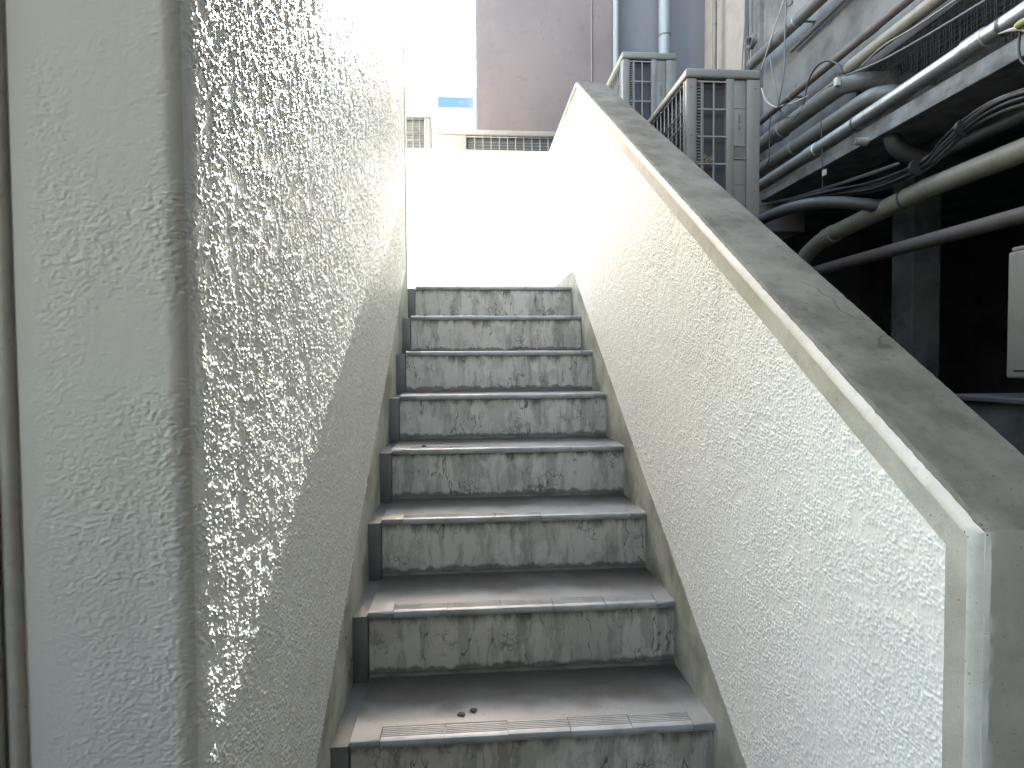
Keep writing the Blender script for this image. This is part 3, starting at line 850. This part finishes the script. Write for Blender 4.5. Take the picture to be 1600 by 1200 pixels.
cable('thin black cable hanging vertically to the small white tag', [at(1282, 178, X=1.78), at(1284, 220, X=1.78), at(1285, 268, X=1.78), at(1285, 300, X=1.78)], .0025, M['black'])
cable('thin dark cable hanging beside the near air conditioner edge', [at(1205, 180, X=1.84), at(1202, 205, X=1.84), at(1202, 245, X=1.84), at(1196, 262, X=1.84)], .003, M['black'])
p = at(1217, 168, X=XC-.01)
mb = MB()
for i in range(7):
    a = i*.9; mb.tube([p+Vector((0, -.012*math.cos(a), -.014*math.sin(a))), p+Vector((-.01, 0, 0)), p+Vector((0, .014*math.cos(a+.5), .016*math.sin(a+.7)))], .004, 6)
mb.tube([p, p+Vector((0, -.05, -.012)), p+Vector((0, -.085, -.012))], .0035, 6)
tag(mb.build('cable_knot', M['black'], None, True), 'black knot tying several cables together on the brown conduit', 'cable knot')
p = at(1308, 128, X=1.86)
o = MB().bbox(p.x-.012, p.x+.012, p.y-.014, p.y+.014, p.z-.022, p.z+.02, .004).build('connector', M['tag'], None, 40); tag(o, 'small pale connector block at the end of the thick grey pipe', 'connector')
p = at(1288, 270, X=1.77)
mb = MB().bbox(p.x-.004, p.x+.004, p.y-.014, p.y+.014, p.z-.015, p.z+.015, .002)
o = mb.build('paper_tag', M['tag']); o.rotation_euler = (0, 0, 0); tag(o, 'small white tag hanging on a thin cable below the silver pipe', 'tag')
p = at(1335, 221, X=1.84)
MBt = MB(); MBt.tube([p+Vector((.06, 0, 0)), p+Vector((.0, 0, 0)), p+Vector((-.004, 0, 0))], [.02, .017, .012], 12)
tag(MBt.build('vent_cap', M['tag'], None, 40), 'small pale pipe cap under the silver pipe', 'pipe cap')
# hook and yellow sleeve at the right edge
p = at(1603, 33, X=1.72)
tag(MB().tube(spline([p+Vector((0, .03, -.004)), p+Vector((0, .02, 0)), p, p+Vector((0, -.12, 0))], 4), [.006]+[.013]*12, 12).build('sleeve', M['yellow'], None, 40), 'yellow green cable sleeve at the right edge over the silver pipe', 'sleeve')
a, b, c = at(1560, 53, X=1.74), at(1592, 44, X=1.74), at(1625, 50, X=1.74)
mb = MB().tube([a, (a+b)/2+Vector((0, 0, .002)), b, c], [.002, .005, .008, .008], 8)
tag(mb.build('bracket', M['tag'], None, 40), 'pale pointed bracket below the yellow sleeve', 'bracket')
cable('black cable hanging in a U from the pale bracket', [at(1594, 50, X=1.745), at(1592, 75, X=1.745), at(1596, 95, X=1.745), at(1610, 105, X=1.745)], .004, M['black'])

# black cable bundle rising to the right through the undercroft
pts = [at(1178, 345, X=1.95), at(1240, 318, X=1.97), at(1300, 303, X=2.0), at(1370, 290, X=2.02), at(1440, 258, X=2.04), at(1480, 225, X=2.03), at(1510, 195, X=2.02), at(1560, 163, X=2.0), at(1640, 135, X=2.0)]
bundle('cable_bundle', 'sagging bundle of black cables below the beam rising towards the right edge', pts, 11, .032, .007, [M['black'], M['greycable'], M['pvcdark'], M['black']], 12)
pts = [at(1180, 322, X=1.9), at(1240, 310, X=1.92), at(1300, 291, X=1.94), at(1350, 275, X=1.96), at(1405, 256, X=1.98)]
bundle('cable_bundle', 'thin pale wires fanning out left of the black cable bundle', pts, 4, .012, .0022, [M['greycable']], 3)
for i, (x, y) in enumerate(((1505, 200), (1432, 262))):
    p = at(x, y, X=2.02)
    tag(MB().tube([p+Vector((0, .008, 0)), p-Vector((0, .008, 0))], .036, 12).build('cable_tie', M['black'], None, 40), ('cable tie round the black cable bundle at its steep bend', 'cable tie round the black cable bundle nearer the bent duct')[i], 'cable tie', 'cable ties on the black bundle')

# netting over the recess
mb = MB(); q = random.Random(2)
for i in range(90):
    y = 1.6+1.36*i/90+q.uniform(-.003, .003)
    mb.tube([(1.985, y, 2.58), (1.985+.01*q.random(), y+q.uniform(-.004, .004), 2.73), (1.985, y+.004, 2.863)], .0006, 4, False)
for i in range(17):
    z = 2.585+.275*i/17+q.uniform(-.003, .003)
    mb.tube([(1.985, 1.6, z), (1.99, 2.3, z-.006+q.uniform(-.004, .004)), (1.985, 2.98, z)], .0009, 4, False)
tag(mb.build('netting', M['net']), 'fine grey bird netting stretched over the dark recess above the silver pipe', 'netting')

# enclosure on the plinth
bx = empty('enclosure', (1.9, 1.7, 1.35)); tag(bx, 'cream metal box with a dark slot standing in the undercroft at the right edge', 'box')
kidb(MB().bbox(1.90, 2.16, 1.42, 1.976, 1.352, 1.792, .008, 3).build('body', M['boxm'], None, 40), bx)
kidb(MB().bbox(1.906, 2.15, 1.43, 1.968, 1.793, 1.808, .004).build('lid', M['boxm'], None, 40), bx)
kidb(MB().bbox(1.8985, 1.902, 1.84, 1.945, 1.374, 1.382, .001, 1).build('slot', M['black'], None), bx)
for y in (1.50, 1.86):
    kidb(MB().box(1.93, 2.13, y, y+.04, 1.286, 1.351).build('foot', M['pvcdark']), bx)
# crumbs of mortar left on the treads
for k_, x, dy, lab in ((0, -.02, .085, 'small dark crumb on the lowest fully visible tread, left one'), (0, .01, .10, 'small dark crumb on the lowest fully visible tread, right one'), (3, -.16, .055, 'grey crumb near the left end of a middle tread')):
    b = bmesh.new(); bmesh.ops.create_icosphere(b, subdivisions=2, radius=.0065); q = random.Random(k_+int(x*1000))
    for v in b.verts: v.co = Vector((v.co.x*1.5, v.co.y, v.co.z*.6))*q.uniform(.7, 1.25)
    me = bpy.data.meshes.new('crumb'); b.to_mesh(me); b.free(); me.materials.append(M['grime'])
    o = bpy.data.objects.new('crumb', me); C.objects.link(o); o.location = (x, Yk(k_)+dy, Zk(k_)+.003); tag(o, lab, 'crumb', 'crumbs on the treads')
